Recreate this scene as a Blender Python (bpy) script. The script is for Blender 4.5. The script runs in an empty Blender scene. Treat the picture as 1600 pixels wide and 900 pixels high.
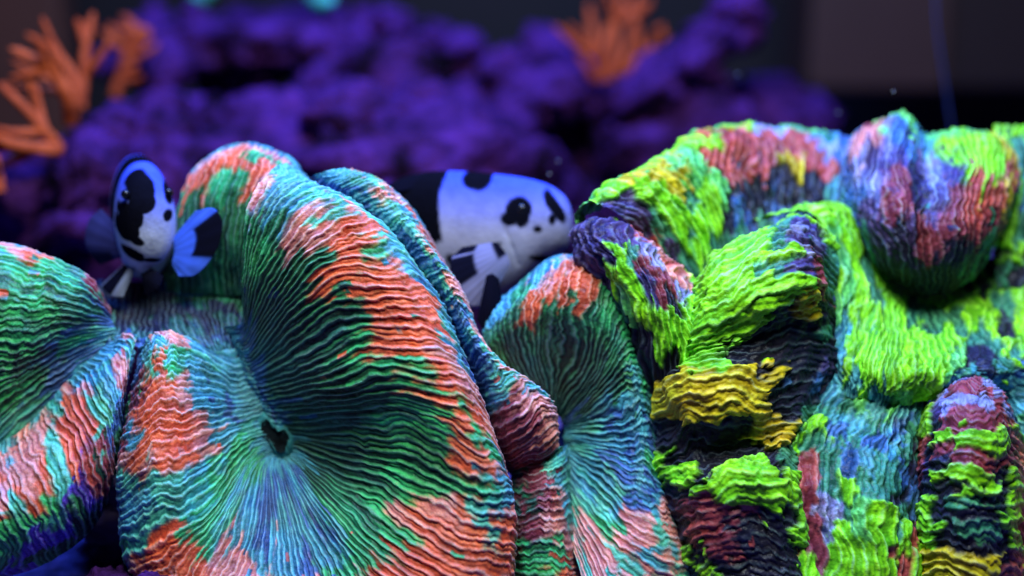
import bpy, math, random
import numpy as np
from mathutils import Vector, Matrix

# ------------------------------------------------------------------ camera, world, lamps
S = bpy.context.scene
COL = S.collection
PITCH = math.radians(14.0)
CAM = Vector((0.0, -3.0, 1.45))
FWD = Vector((0, math.cos(PITCH), -math.sin(PITCH)))
UPV = Vector((0, math.sin(PITCH), math.cos(PITCH)))
cam = bpy.data.cameras.new('camera')
cam.lens, cam.sensor_width, cam.clip_start, cam.clip_end = 50, 36, 0.05, 100
cam.dof.use_dof, cam.dof.focus_distance, cam.dof.aperture_fstop = True, 2.97, 0.44
cam.dof.aperture_blades = 0
co = bpy.data.objects.new('camera', cam)
COL.objects.link(co)
co.location = CAM
co.rotation_euler = (math.radians(90) - PITCH, 0, 0)
S.camera = co

W = bpy.data.worlds.new('World')
S.world = W
W.use_nodes = True
bg = W.node_tree.nodes['Background']
bg.inputs[0].default_value = (0.14, 0.16, 0.55, 1)
bg.inputs[1].default_value = 0.025

def area(name, loc, target, sx, sy, power, color):
    l = bpy.data.lights.new(name, 'AREA')
    l.shape, l.size, l.size_y, l.energy, l.color = 'RECTANGLE', sx, sy, power, color
    o = bpy.data.objects.new(name, l)
    COL.objects.link(o)
    o.location = loc
    o.rotation_euler = (Vector(target) - Vector(loc)).to_track_quat('-Z', 'Y').to_euler()
    return o
area('aquarium_lamp_blue', (0.0, 0.6, 4.2), (0, 0.5, 0), 3.2, 1.2, 480, (0.06, 0.19, 1.0))
area('added_white_lamp', (0.15, -1.1, 3.7), (0, 0.1, 0.5), 2.0, 1.0, 190, (0.88, 1.0, 0.97))  # added white light, standing in for the corals' own fluorescence

S.render.engine = 'CYCLES'
S.view_settings.view_transform = 'Standard'
S.view_settings.look = 'None'
S.view_settings.exposure = 0.0
S.view_settings.gamma = 1.0

# ------------------------------------------------------------------ helpers
U = 0.00135            # one unit of measure on the corals (about 0.135 mm)
D0 = 3.0
def P(p):
    """(a, b, c): across, down and back, measured from the focus point -> world"""
    p = np.asarray(p, float)
    d = D0 + p[..., 2] * U
    xc = (p[..., 0] - 800) / 1600 * 0.72 * d
    yc = -(p[..., 1] - 450) / 1600 * 0.72 * d
    out = np.empty(p.shape)
    for i in range(3):
        out[..., i] = CAM[i] + d * FWD[i] + yc * UPV[i] + (xc if i == 0 else 0)
    return out
def PV(a, b, c): return Vector(P((a, b, c)))

def hash2(ix, iy, seed):
    h = (ix.astype(np.int64) * 374761393 + iy.astype(np.int64) * 668265263 + seed * 974711) & 0xffffffff
    h = ((h ^ (h >> 13)) * 1274126177) & 0xffffffff
    h = h ^ (h >> 16)
    return (h & 0xffff) / 65535.0
def vnoise(x, y, seed=0):
    x, y = np.broadcast_arrays(x, y)
    ix, iy = np.floor(x), np.floor(y)
    fx, fy = x - ix, y - iy
    fx, fy = fx * fx * (3 - 2 * fx), fy * fy * (3 - 2 * fy)
    ix, iy = ix.astype(np.int64), iy.astype(np.int64)
    a, b = hash2(ix, iy, seed), hash2(ix + 1, iy, seed)
    c, d = hash2(ix, iy + 1, seed), hash2(ix + 1, iy + 1, seed)
    return (a + (b - a) * fx) * (1 - fy) + (c + (d - c) * fx) * fy - 0.5
def fbm(x, y, seed=0, o=3):
    r, a = 0, 1.0
    for i in range(o):
        r = r + a * vnoise(x * 2 ** i + 17.3 * i, y * 2 ** i + 5.1 * i, seed + i)
        a *= 0.5
    return r

def catmull(pts, t):
    """pts (n, ...), t in [0, n-1]"""
    n = len(pts)
    i = np.clip(np.floor(t).astype(int), 0, n - 2)
    f = (t - i).reshape((-1,) + (1,) * (pts.ndim - 1))
    pad = np.concatenate([[2 * pts[0] - pts[1]], pts, [2 * pts[-1] - pts[-2]]])
    p0, p1, p2, p3 = pad[i], pad[i + 1], pad[i + 2], pad[i + 3]
    return 0.5 * (2 * p1 + (p2 - p0) * f + (2 * p0 - 5 * p1 + 4 * p2 - p3) * f ** 2 + (3 * p1 - p0 - 3 * p2 + p3) * f ** 3)

def grid_mesh(name, V, colors, mat, parent=None, closed=False):
    nu, nv = V.shape[:2]
    idx = np.arange(nu * nv).reshape(nu, nv)
    if closed:
        idx = np.concatenate([idx, idx[:, :1]], 1)
    q = np.stack([idx[:-1, :-1], idx[1:, :-1], idx[1:, 1:], idx[:-1, 1:]], -1).reshape(-1, 4)
    me = bpy.data.meshes.new(name)
    me.vertices.add(nu * nv)
    me.vertices.foreach_set('co', V.reshape(-1).astype(np.float32))
    me.loops.add(q.size)
    me.loops.foreach_set('vertex_index', q.reshape(-1).astype(np.int32))
    me.polygons.add(len(q))
    me.polygons.foreach_set('loop_start', np.arange(0, q.size, 4, dtype=np.int32))
    me.polygons.foreach_set('use_smooth', np.ones(len(q), bool))
    me.update(calc_edges=True)
    if colors is not None:
        at = me.color_attributes.new('pigment', 'FLOAT_COLOR', 'POINT')
        c4 = np.ones((nu * nv, 4), np.float32)
        c4[:, :3] = colors.reshape(-1, 3)
        at.data.foreach_set('color', c4.reshape(-1))
    me.materials.append(mat)
    o = bpy.data.objects.new(name, me)
    COL.objects.link(o)
    if parent: o.parent = parent
    return o

def py_mesh(name, vs, fs, mat, parent=None, smooth=True):
    me = bpy.data.meshes.new(name)
    me.from_pydata([tuple(v) for v in vs], [], fs)
    me.polygons.foreach_set('use_smooth', [smooth] * len(me.polygons))
    me.materials.append(mat)
    o = bpy.data.objects.new(name, me)
    COL.objects.link(o)
    if parent: o.parent = parent
    return o

def tag(o, label, cat, group=None):
    o['label'], o['category'] = label, cat
    if group: o['group'] = group
    return o
def empty(name, loc, label, cat, group=None):
    o = bpy.data.objects.new(name, None)
    COL.objects.link(o)
    o.location = loc
    o.empty_display_size = 0.05
    return tag(o, label, cat, group)
def adopt(root):
    """keep the children where they were built although the root stands at the thing's base"""
    bpy.context.view_layer.update()
    for c in root.children:
        c.matrix_parent_inverse = root.matrix_world.inverted()

def material(name, base=(0.5, 0.5, 0.5), rough=0.5, attr=False, noise=None, bump=None, sheen=0.0, spec=0.3, sss=0.0, coat=0.0):
    m = bpy.data.materials.new(name)
    m.use_nodes = True
    N, L = m.node_tree.nodes, m.node_tree.links
    b = N['Principled BSDF']
    b.inputs['Roughness'].default_value = rough
    b.inputs['Specular IOR Level'].default_value = spec
    b.inputs['Sheen Weight'].default_value = sheen
    b.inputs['Sheen Tint'].default_value = (0.45, 0.75, 1.0, 1)
    b.inputs['Sheen Roughness'].default_value = 0.35
    b.inputs['Coat Weight'].default_value = coat
    b.inputs['Coat Roughness'].default_value = 0.25
    if sss:
        b.inputs['Subsurface Weight'].default_value = sss
        b.inputs['Subsurface Radius'].default_value = (0.012, 0.008, 0.008)
        b.inputs['Subsurface Scale'].default_value = 1.0
    tc = N.new('ShaderNodeTexCoord')
    src = None
    if attr:
        a = N.new('ShaderNodeAttribute')
        a.attribute_name = 'pigment'
        src = a.outputs['Color']
    if noise:
        scale, c1, c2 = noise
        n = N.new('ShaderNodeTexNoise')
        n.inputs['Scale'].default_value = scale
        n.inputs['Detail'].default_value = 6
        n.inputs['Roughness'].default_value = 0.65
        L.new(tc.outputs['Object'], n.inputs['Vector'])
        r = N.new('ShaderNodeValToRGB')
        r.color_ramp.elements[0].position, r.color_ramp.elements[1].position = 0.36, 0.66
        r.color_ramp.elements[0].color, r.color_ramp.elements[1].color = (*c1, 1), (*c2, 1)
        L.new(n.outputs['Fac'], r.inputs['Fac'])
        if src is None:
            src = r.outputs['Color']
        else:
            mx = N.new('ShaderNodeMix')
            mx.data_type, mx.blend_type = 'RGBA', 'MULTIPLY'
            mx.inputs['Factor'].default_value = 1.0
            L.new(src, mx.inputs['A'])
            L.new(r.outputs['Color'], mx.inputs['B'])
            src = mx.outputs['Result']
    if src is not None: L.new(src, b.inputs['Base Color'])
    else: b.inputs['Base Color'].default_value = (*base, 1)
    if bump:
        n2 = N.new('ShaderNodeTexNoise')
        n2.inputs['Scale'].default_value = bump[0]
        n2.inputs['Detail'].default_value = 4
        L.new(tc.outputs['Object'], n2.inputs['Vector'])
        bp = N.new('ShaderNodeBump')
        bp.inputs['Strength'].default_value = bump[1]
        bp.inputs['Distance'].default_value = bump[2]
        L.new(n2.outputs['Fac'], bp.inputs['Height'])
        L.new(bp.outputs['Normal'], b.inputs['Normal'])
    return m

M_FLESH = material('coral_flesh', rough=0.42, attr=True, noise=(60, (0.72, 0.76, 0.8), (1.12, 1.1, 1.1)), bump=(150, 0.45, 0.006), sheen=0.08, spec=0.2, sss=0.4)
M_NEON = material('neon_coral_flesh', rough=0.38, attr=True, noise=(45, (0.65, 0.7, 0.7), (1.15, 1.12, 1.1)), bump=(90, 0.5, 0.008), sheen=0.03, spec=0.15)
M_MOUTH = material('coral_mouth', rough=0.8, spec=0.05, noise=(40, (0.003, 0.004, 0.005), (0.008, 0.015, 0.018)), bump=(60, 0.5, 0.01))
M_SKEL = material('coral_skeleton', rough=0.85, noise=(9, (0.02, 0.015, 0.03), (0.08, 0.05, 0.12)), bump=(30, 0.6, 0.03))
M_FISH = material('fish_skin', rough=0.6, attr=True, spec=0.0, noise=(30, (0.82, 0.83, 0.87), (1.05, 1.05, 1.05)), bump=(120, 0.35, 0.004))
M_FIN = material('fish_fin', rough=0.6, attr=True, spec=0.0)
M_EYE = material('fish_eye', (0.004, 0.004, 0.008), rough=0.22, spec=0.3)
M_ROCK = material('live_rock', rough=0.85, spec=0.04, noise=(6.0, (0.004, 0.001, 0.004), (0.085, 0.018, 0.15)), bump=(14, 0.8, 0.05))
M_ORANGE = material('orange_branch_flesh', rough=0.7, spec=0.05, noise=(8, (0.24, 0.03, 0.008), (0.55, 0.10, 0.03)), bump=(40, 0.5, 0.02))
M_TEAL = material('teal_coral_flesh', rough=0.6, noise=(8, (0.02, 0.22, 0.16), (0.08, 0.55, 0.38)), bump=(40, 0.5, 0.02))
M_SAND = material('substrate', rough=0.9, noise=(22, (0.03, 0.02, 0.06), (0.20, 0.13, 0.42)), bump=(60, 0.9, 0.03))
M_BACK = material('tank_back_panel', rough=0.7, noise=(0.8, (0.010, 0.007, 0.005), (0.016, 0.010, 0.007)))
M_BROWN = material('brown_panel', rough=0.6, noise=(1.2, (0.065, 0.02, 0.008), (0.085, 0.026, 0.010)))
M_BOX = material('overflow_plastic', rough=0.5, noise=(1.4, (0.046, 0.019, 0.012), (0.056, 0.023, 0.015)))
M_BOXDARK = material('overflow_plastic_dark', rough=0.5, noise=(1.4, (0.017, 0.008, 0.005), (0.022, 0.010, 0.006)))
M_TUBE = material('blue_tube', (0.012, 0.018, 0.07), rough=0.4)
M_SPECK = material('speck', (0.6, 0.6, 0.7), rough=0.6)

# ------------------------------------------------------------------ coral pigment: (septum, tissue between septa, how proud it grows)
PAL = {
    'o': ((0.90, 0.17, 0.07), (0.50, 0.065, 0.03), 0.6), 'k': ((0.85, 0.34, 0.27), (0.46, 0.13, 0.13), 0.5),
    'g': ((0.05, 0.50, 0.15), (0.015, 0.15, 0.06), 0.0), 'G': ((0.12, 0.58, 0.38), (0.03, 0.22, 0.18), 0.2),
    't': ((0.10, 0.42, 0.46), (0.03, 0.15, 0.22), 0.1), 'b': ((0.05, 0.13, 0.36), (0.02, 0.05, 0.15), 0.0),
    'd': ((0.035, 0.24, 0.09), (0.01, 0.045, 0.025), -0.1), 'D': ((0.035, 0.15, 0.10), (0.008, 0.02, 0.02), -0.2),
    'p': ((0.13, 0.07, 0.55), (0.06, 0.03, 0.30), 0.4), 'n': ((0.31, 0.88, 0.015), (0.11, 0.44, 0.012), 1.0),
    'N': ((0.20, 0.80, 0.16), (0.06, 0.34, 0.08), 0.9), 'y': ((0.68, 0.56, 0.015), (0.36, 0.26, 0.01), 1.0),
    'm': ((0.30, 0.055, 0.075), (0.14, 0.02, 0.035), 0.1), 'v': ((0.075, 0.05, 0.17), (0.03, 0.02, 0.07), 0.0),
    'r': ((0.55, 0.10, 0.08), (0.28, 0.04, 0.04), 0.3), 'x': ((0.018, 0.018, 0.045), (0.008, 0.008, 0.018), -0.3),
    'l': ((0.32, 0.34, 0.62), (0.14, 0.14, 0.32), 0.2), 'c': ((0.75, 0.42, 0.30), (0.45, 0.2, 0.16), 0.4),
    'e': ((0.06, 0.30, 0.16), (0.015, 0.08, 0.06), 0.1), 'u': ((0.06, 0.17, 0.42), (0.015, 0.05, 0.16), 0.1),
}
KEYS = list(PAL)
PR = np.array([PAL[k][0] for k in KEYS]); PG = np.array([PAL[k][1] for k in KEYS]); PH = np.array([PAL[k][2] for k in KEYS])

def lobe(name, ribs, paint, spacing, parent, mat=None, amp=6.0, rough=1.8, proud=0.0, jit=0.92, wav=0.8, seed=1, vstep=2.6, skew=0.66, sub=12, pale=0.22, stray_t=0.40, soft=0.45, perr=1.0, lump=0.0, ampk=0.66, speck=0.0, flip=False):
    """a fleshy fold: cross-sections lofted along the fold, with a septum ridge every `spacing`,
    ridges running along each cross-section; paint: rows of pigment letters over (fold, cross-section)"""
    K = max(len(r) for r in ribs)
    R = []
    for r in ribs:
        r = np.array(r, float)
        if len(r) != K: r = catmull(r, np.linspace(0, len(r) - 1, K))
        R.append(r)
    spacing = spacing * 1.42
    R = P(np.array(R)) / U                                   # nribs, K, 3 in measure units
    nr = len(R)
    # cross-section resampling
    Lv = np.linalg.norm(np.diff(R, axis=1), axis=2).sum(1).max()
    nv = int(max(24, Lv / vstep))
    tv = np.linspace(0, K - 1, nv)
    Rv = catmull(np.swapaxes(R, 0, 1), tv)                   # nv, nr, 3
    Rv = np.swapaxes(Rv, 0, 1)                               # nr, nv, 3
    # along the fold: equal arc length at the widest half
    seg = np.linalg.norm(np.diff(Rv, axis=0), axis=2)        # nr-1, nv
    segl = np.percentile(seg, 75, axis=1)
    cum = np.concatenate([[0], np.cumsum(segl)])
    nridge = cum[-1] / spacing
    nu = int(nridge * sub)
    tu = np.interp(np.linspace(0, cum[-1], nu), cum, np.arange(nr))
    V = catmull(Rv, tu)                                      # nu, nv, 3
    un = np.linspace(0, 1, nu)[:, None] * np.ones((1, nv))
    vn = np.ones((nu, 1)) * np.linspace(0, 1, nv)[None]
    du = np.gradient(V, axis=0); dv = np.gradient(V, axis=1)
    n = np.cross(du, dv)
    n /= np.linalg.norm(n, axis=2, keepdims=True) + 1e-9
    cv = np.array(CAM) / U - V
    mid = n[:, nv // 5: nv * 4 // 5] * cv[:, nv // 5: nv * 4 // 5]
    if (mid.sum() < 0) != flip: n = -n
    # ridge phase with meander
    vl = vn * Lv
    ul = un * cum[-1]
    ph = un * nridge + wav * 0.4 * fbm(ul / 60, vl / 15, seed, 3) + wav * 0.7 * fbm(ul / 60, vl / 42, seed + 2, 2) + wav * 2.0 * fbm(ul / 130, vl / 120, seed + 7, 2)
    ph = ph + 0.55 * vnoise(ph * 0.8, ph * 0 + 0.5, seed + 8)          # septa are not evenly spaced
    dphi = np.abs(np.gradient(ph, axis=0)) + 1e-6
    local = np.linalg.norm(du, axis=2) / dphi                # local ridge spacing
    def septa(p, power):
        f = p - np.floor(p)
        q = np.where(f < skew, f / skew, (1 - f) / (1 - skew))
        return (0.5 - 0.5 * np.cos(math.pi * np.clip(q, 0, 1))) ** power
    # where the fold widens, younger septa grow in between the old ones
    young = np.clip((local / spacing - 0.55) / 0.35, 0, 1) * np.clip(0.62 + 1.1 * vnoise(np.floor(ph + 0.5) * 1.37, vl / 90, seed + 83), 0, 1)
    third = np.clip(0.1 + 1.3 * vnoise(ul / 50, vl / 40, seed + 85), 0, 0.5)
    h1 = septa(ph, 1.9)
    h2 = septa(ph + 0.5 + 0.12 * vnoise(ul / 30, vl / 20, seed + 81), 1.9)
    h = np.maximum(np.maximum(h1, 0.85 * young * h2), 0.8 * third * septa(ph * 2 + 0.5, 1.5))
    k = np.floor(ph * 2 + 0.5)
    rk = hash2(k, k * 0 + 3, seed)                           # per ridge
    amp_l = ampk * np.minimum(amp, 0.5 * local) * (0.6 + 0.7 * rk) * (0.9 + 0.9 * vnoise(ul / 8, vl / 11, seed + 3) + 0.5 * vnoise(ul / 5, vl / 5, seed + 5)) * (0.9 + 0.7 * fbm(ul / 80, vl / 70, seed + 4, 2))
    # pigment lookup
    rows = [list(s) for s in paint]
    nc = max(len(s) for s in rows)
    g = np.array([[KEYS.index(s[min(len(s) - 1, int((j + .5) * len(s) / nc))]) for j in range(nc)] for s in rows])
    rib_pos = (tu[:, None] * np.ones((1, nv))) * (len(rows) - 1) / (nr - 1)
    col_pos = vn * nc - 0.5
    w1 = fbm(ul / 40, vl / 60, seed + 11, 5); w2 = fbm(ul / 32, vl / 44, seed + 21, 5)
    kk = hash2(k, k * 0 + 9, seed + 5) - 0.5
    if speck:
        w1 = w1 + speck * fbm(ul / 13, vl / 13, seed + 15, 2); w2 = w2 + speck * fbm(ul / 13, vl / 13, seed + 25, 2)
    kslow = vnoise(k / 6.0, k * 0 + 0.5, seed + 6)
    hh = np.clip((h - 0.1) / 0.6, 0, 1)[..., None]
    hh = hh * hh * (3 - 2 * hh)
    def septum(p): return PG[p] + (PR[p] - PG[p]) * hh
    rf = np.clip(rib_pos + jit * (1.2 * w1 + 0.12 * kk), 0, len(rows) - 1.001)
    stray = (vnoise(k * 1.7 + 0.3, vl / 45, seed + 31) > stray_t)
    cf = col_pos + jit * (1.5 * w2 + perr * (0.8 * kk + 1.0 * kslow)) + np.where(stray, np.where(kk > 0, 1.6, -1.6), 0)
    cf = np.clip(cf, 0, nc - 1.001)
    r0, c0_ = rf.astype(int), cf.astype(int)
    def sharp(t): 
        t = np.clip((t - 0.5) / soft + 0.5, 0, 1)
        return t * t * (3 - 2 * t)
    tr, tc_ = sharp(rf - r0)[..., None], sharp(cf - c0_)[..., None]
    r1, c1_ = np.minimum(r0 + 1, len(rows) - 1), np.minimum(c0_ + 1, nc - 1)
    c = (septum(g[r0, c0_]) * (1 - tc_) + septum(g[r0, c1_]) * tc_) * (1 - tr) + (septum(g[r1, c0_]) * (1 - tc_) + septum(g[r1, c1_]) * tc_) * tr
    tr_, tq = tr[..., 0], tc_[..., 0]
    ps = (PH[g[r0, c0_]] * (1 - tq) + PH[g[r0, c1_]] * tq) * (1 - tr_) + (PH[g[r1, c0_]] * (1 - tq) + PH[g[r1, c1_]] * tq) * tr_
    tone = 1 + 0.6 * fbm(ul / 26, vl / 34, seed + 41, 4)[..., None]
    hue = fbm(ul / 55, vl / 55, seed + 45, 3)[..., None]
    c = c * (1 + hue * np.array([0.25, -0.1, -0.5]))
    edge = (np.clip((h - 0.75) / 0.25, 0, 1) * (pale + 0.5 * np.clip(vnoise(ul / 25, vl / 25, seed + 51) + 0.1, 0, 1)))[..., None]
    c = c * tone
    c = c + (np.array([0.45, 0.70, 0.72]) * (0.5 + 0.5 * c.max(2, keepdims=True)) - c) * edge
    c = np.clip(c, 0.003, 0.95)
    # relief
    fadev = np.clip(vn / 0.04, 0, 1) * np.clip((1 - vn) / 0.03, 0, 1)
    disp = amp_l * (h - 0.5) * fadev
    disp = disp + 5 * fbm(ul / 70, vl / 80, seed + 61, 3) + 16 * fbm(ul / 170, vl / 220, seed + 65, 2) * np.clip(vn * 3, 0, 1)
    if lump:
        disp = disp + lump * (fbm(ul / 48, vl / 52, seed + 91, 3) + 0.8 * np.abs(fbm(ul / 30, vl / 34, seed + 93, 2)))
    if rough:
        b = fbm(ul / 11, vl / 12, seed + 71, 3)
        disp = disp + rough * (b + 0.5 * np.abs(fbm(ul / 22, vl / 26, seed + 72, 2)) * 2)
    if proud:
        disp = disp + proud * ps
    V = V + n * disp[..., None]
    return grid_mesh(name, V * U, c, mat or M_FLESH, parent)

FLOOR_Z = float(P((800, 1010, 0))[2])

# ------------------------------------------------------------------ setting
def sheet(name, x0, x1, y0, y1, z, mat, n=120, amp=0.05):
    xs, ys = np.meshgrid(np.linspace(x0, x1, n), np.linspace(y0, y1, n), indexing='ij')
    zz = z + amp * fbm(xs * 3, ys * 3, 5, 4)
    o = grid_mesh(name, np.stack([xs, ys, zz], -1), None, mat)
    o['kind'] = 'structure'
    return o
sheet('tank_floor', -4.5, 4.5, -1.2, 4.6, FLOOR_Z, M_SAND, 200, 0.06)
def box(name, lo, hi, mat, parent=None):
    x0, y0, z0 = lo; x1, y1, z1 = hi
    v = [(x0, y0, z0), (x1, y0, z0), (x1, y1, z0), (x0, y1, z0), (x0, y0, z1), (x1, y0, z1), (x1, y1, z1), (x0, y1, z1)]
    f = [(0, 3, 2, 1), (4, 5, 6, 7), (0, 1, 5, 4), (1, 2, 6, 5), (2, 3, 7, 6), (3, 0, 4, 7)]
    o = py_mesh(name, v, f, mat, parent, False)
    b = o.modifiers.new('bevel', 'BEVEL'); b.width = 0.02; b.segments = 2
    return o
wb = box('tank_back_wall', (-4.6, 4.6, FLOOR_Z - 0.2), (4.6, 4.7, 4.2), M_BACK)
wb['kind'] = 'structure'

# ------------------------------------------------------------------ left coral
coral = empty('brain_coral', P((520, 1000, 300)), 'folded brain coral banded orange, green, teal and blue around a dark mouth', 'coral')
M = [
 [(350,510,112),(380,500,82),(380,430,40),(385,350,18),(402,290,22),(425,262,50),(450,252,95)],
 [(358,525,112),(382,515,80),(395,430,15),(430,345,-10),(485,295,0),(525,300,40),(545,332,95)],
 [(365,540,110),(388,532,80),(430,450,0),(490,380,-35),(560,345,-25),(605,365,20),(625,402,85)],
 [(375,560,108),(398,556,82),(460,490,-5),(540,430,-50),(620,420,-45),(668,450,10),(680,482,75)],
 [(388,590,106),(412,588,85),(490,550,0),(590,510,-60),(670,510,-60),(713,540,0),(720,572,65)],
 [(402,620,105),(428,620,88),(520,605,0),(620,580,-65),(705,585,-70),(746,620,-10),(750,652,60)],
 [(418,650,104),(448,650,92),(550,645,5),(660,650,-65),(742,680,-75),(782,715,-20),(785,742,55)],
 [(432,680,104),(460,680,95),(560,695,10),(670,725,-60),(758,750,-80),(799,770,-30),(797,792,48)],
 [(440,700,104),(466,700,92),(560,740,10),(660,790,-60),(745,825,-80),(795,845,-40),(793,862,42)],
 [(442,708,104),(464,715,88),(545,780,5),(630,850,-60),(720,900,-85),(780,925,-50),(785,942,42)],
 [(442,712,104),(456,725,84),(520,810,0),(590,890,-60),(660,955,-85),(715,1000,-60),(725,1020,40)],
 [(440,713,104),(442,732,80),(480,830,0),(520,920,-55),(550,985,-80),(570,1035,-60),(575,1055,30)],
 [(437,712,104),(422,730,80),(430,830,10),(428,915,-40),(428,985,-68),(430,1035,-50),(430,1050,30)],
 [(446,700,112),(405,722,80),(370,805,12),(330,885,-30),(305,945,-48),(290,985,-30),(285,1000,30)],
 [(448,688,112),(395,706,80),(350,770,22),(292,830,-32),(245,865,-38),(212,885,-10),(206,895,40)],
 [(440,668,113),(385,682,82),(342,715,24),(285,750,-32),(230,778,-40),(192,795,-8),(186,805,40)],
 [(428,643,114),(375,658,86),(332,672,28),(278,690,-28),(228,712,-38),(190,730,-5),(184,742,42)],
 [(416,618,115),(366,633,90),(328,632,34),(278,636,-18),(232,648,-26),(197,662,8),(190,674,50)],
 [(406,593,116),(358,608,94),(320,592,44),(276,584,-2),(236,592,-8),(206,608,22),(198,622,60)],
 [(394,566,117),(350,584,98),(312,552,55),(272,538,18),(240,545,14),(216,560,38),(208,575,70)],
 [(376,535,118),(335,550,102),(292,528,66),(262,517,44),(240,518,42),(222,530,58),(215,545,85)],
]
M_paint = [
 'ttddggkkcttt', 'tbDdgdtttGtt', 'tbDdgdtGtGtb', 'tbDddkkGkGtt', 'tbDdddooGGGb', 'tbDDdoogttbt', 'tbDDdoooottb', 'tbDDDdoooGtb', 'tbDDDgooktbb',
 'tbDDddgokkkt', 'tbDDddogokkb', 'tbDDdggogtkk', 'ttDDdddootkk', 'ttDDdgggGttk', 'ttDDdgkoGook', 'ttDdgkoooook', 'ttDddgoookoo', 'ttDdggookooo',
 'ttbtggookook', 'tttbtgkoGkGo', 'ttbttbkkGkoG', 'ttutttkkkkpG', 'ttubtkkpkkpp', 'ttgttkkokkpp', 'ttgtGgookpoo', 'ttgGggoookbb', 'ttgggGGGGGgb', 'tGgtgtGGtttb',
 'tGttkookGGtb', 'ttbtkooookmb', 'ttbtkooootmd', 'ttbttkoooomd', 'ttbttkooommd', 'tttttGgoGmbb', 'tttGGgGoGttb', 'tttttkkGtttb', 'ttttkkckktbb']
lobe('fold', M, M_paint, 14.0, coral, amp=7.5, seed=3)
B1 = [
 [(258,455,210),(260,400,195),(266,340,185),(280,292,190),(296,262,215),(310,250,260)],
 [(290,458,195),(290,390,165),(298,310,150),(318,255,155),(335,234,180),(345,228,240)],
 [(330,460,180),(332,390,150),(340,310,130),(360,250,135),(374,228,165),(382,222,230)],
 [(370,462,160),(370,390,120),(378,310,100),(400,255,105),(414,234,140),(422,228,210)],
 [(392,450,130),(395,380,95),(410,310,78),(440,268,85),(452,249,120),(457,242,195)],
 [(412,430,115),(420,368,95),(448,315,84),(474,288,92),(484,281,122),(488,279,190)],
]
lobe('fold', B1, ['dDDdgoott', 'edDdookkt', 'gdDdgookt', 'edddoogkt', 'ddggtkkkt', 'ddgtttktt'], 11, coral, amp=5, seed=13, rough=2)
F2 = [
 [(478,282,115),(498,270,90),(525,265,92),(552,268,120),(568,275,175)],
 [(530,332,105),(546,300,58),(575,278,52),(605,285,85),(618,298,155)],
 [(578,374,100),(592,345,42),(620,320,32),(648,327,70),(656,345,145)],
 [(624,420,95),(642,395,32),(668,376,22),(690,388,65),(692,406,145)],
 [(668,474,90),(686,455,27),(710,441,17),(729,458,60),(726,480,145)],
 [(704,535,85),(720,515,22),(740,506,17),(755,524,60),(750,545,145)],
 [(734,594,80),(752,572,12),(777,556,7),(798,572,50),(793,594,135)],
 [(756,655,80),(782,627,-4),(822,590,-18),(857,607,30),(852,632,125)],
 [(772,700,84),(800,680,-4),(842,645,-26),(873,642,20),(868,662,115)],
 [(786,730,94),(808,722,15),(840,702,-4),(866,687,30),(862,694,115)],
 [(798,742,112),(820,738,60),(840,726,42),(854,713,60),(850,708,112)],
]
lobe('fold', F2, ['bttGkt', 'btttgt', 'bbtGkt', 'btkkct', 'btGtot', 'bbtGok', 'buGkkk', 'btuGkk', 'bbGkco', 'bubtkk', 'btGkco', 'bbuGko', 'btGkct', 'btGckk', 'mmktGk', 'mmmkkk', 'mmmkkG', 'mmmkkk', 'mmmmmk', 'dDmmmd'], 11.5, coral, amp=6.5, seed=23)
F3 = [
 [(800,712,115),(820,710,60),(850,704,35),(876,698,52),(888,693,95)],
 [(797,760,80),(820,758,18),(850,752,-2),(876,748,20),(892,745,85)],
 [(797,810,62),(822,808,3),(855,803,-17),(881,800,10),(899,800,85)],
 [(795,860,52),(822,860,-2),(858,858,-22),(887,858,5),(908,860,85)],
 [(793,910,46),(822,912,-7),(862,912,-27),(893,916,0),(918,922,85)],
 [(790,970,46),(822,975,-7),(866,978,-27),(900,985,0),(930,995,85)],
]
lobe('fold', F3, ['DDdGtt', 'DmmGGt', 'mdmmtG', 'DmDmkt', 'cmmkkG', 'mgdgkk', 'ggggok', 'eggook', 'dggGkk', 'dggGkG'], 12.5, coral, amp=6, seed=33)
F4 = [
 [(840,645,155),(800,590,142),(765,545,132),(750,512,142),(754,482,190)],
 [(850,643,148),(815,570,115),(790,510,90),(796,468,100),(806,450,165)],
 [(858,644,144),(840,560,100),(836,480,65),(846,425,80),(852,408,155)],
 [(864,647,142),(868,560,90),(876,480,50),(890,415,65),(896,397,145)],
 [(870,650,142),(900,570,85),(926,490,45),(940,430,65),(943,412,145)],
 [(875,654,142),(920,590,80),(956,520,45),(973,475,70),(976,458,145)],
 [(880,662,142),(930,620,80),(976,570,45),(1000,545,75),(1004,530,145)],
 [(882,670,142),(940,650,75),(990,625,40),(1018,620,70),(1023,610,145)],
 [(882,682,142),(945,685,70),(1000,690,35),(1031,697,65),(1036,692,145)],
 [(882,697,142),(945,720,65),(1005,755,25),(1046,772,60),(1053,767,145)],
 [(880,712,137),(940,770,55),(1010,820,15),(1068,842,50),(1080,842,145)],
 [(880,732,127),(930,810,45),(1000,880,0),(1085,905,40),(1100,905,135)],
 [(885,762,117),(915,850,35),(970,940,-10),(1060,980,30),(1090,985,125)],
 [(890,802,105),(905,880,25),(930,960,-10),(980,1030,20),(1010,1040,105)],
]
lobe('fold', F4, ['Ddgett', 'DDdett', 'DDdegt', 'DDdottt', 'DDedoktt', 'DDDdooct', 'DDDdookt', 'DDDddgot', 'DDDdggot', 'DDDdegeo', 'bDDDdget', 'bDtdtget', 'ttbtttet', 'tGbttbet', 'tttbtget', 'tGbtbttt', 'ttGbtkkt', 'tGtkGkko', 'tGgktkto', 'tGkGkGtt', 'tGkkGktt', 'GkGkkGtt', 'GGkkGkkt'], 13.5, coral, amp=6.5, seed=43)
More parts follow.
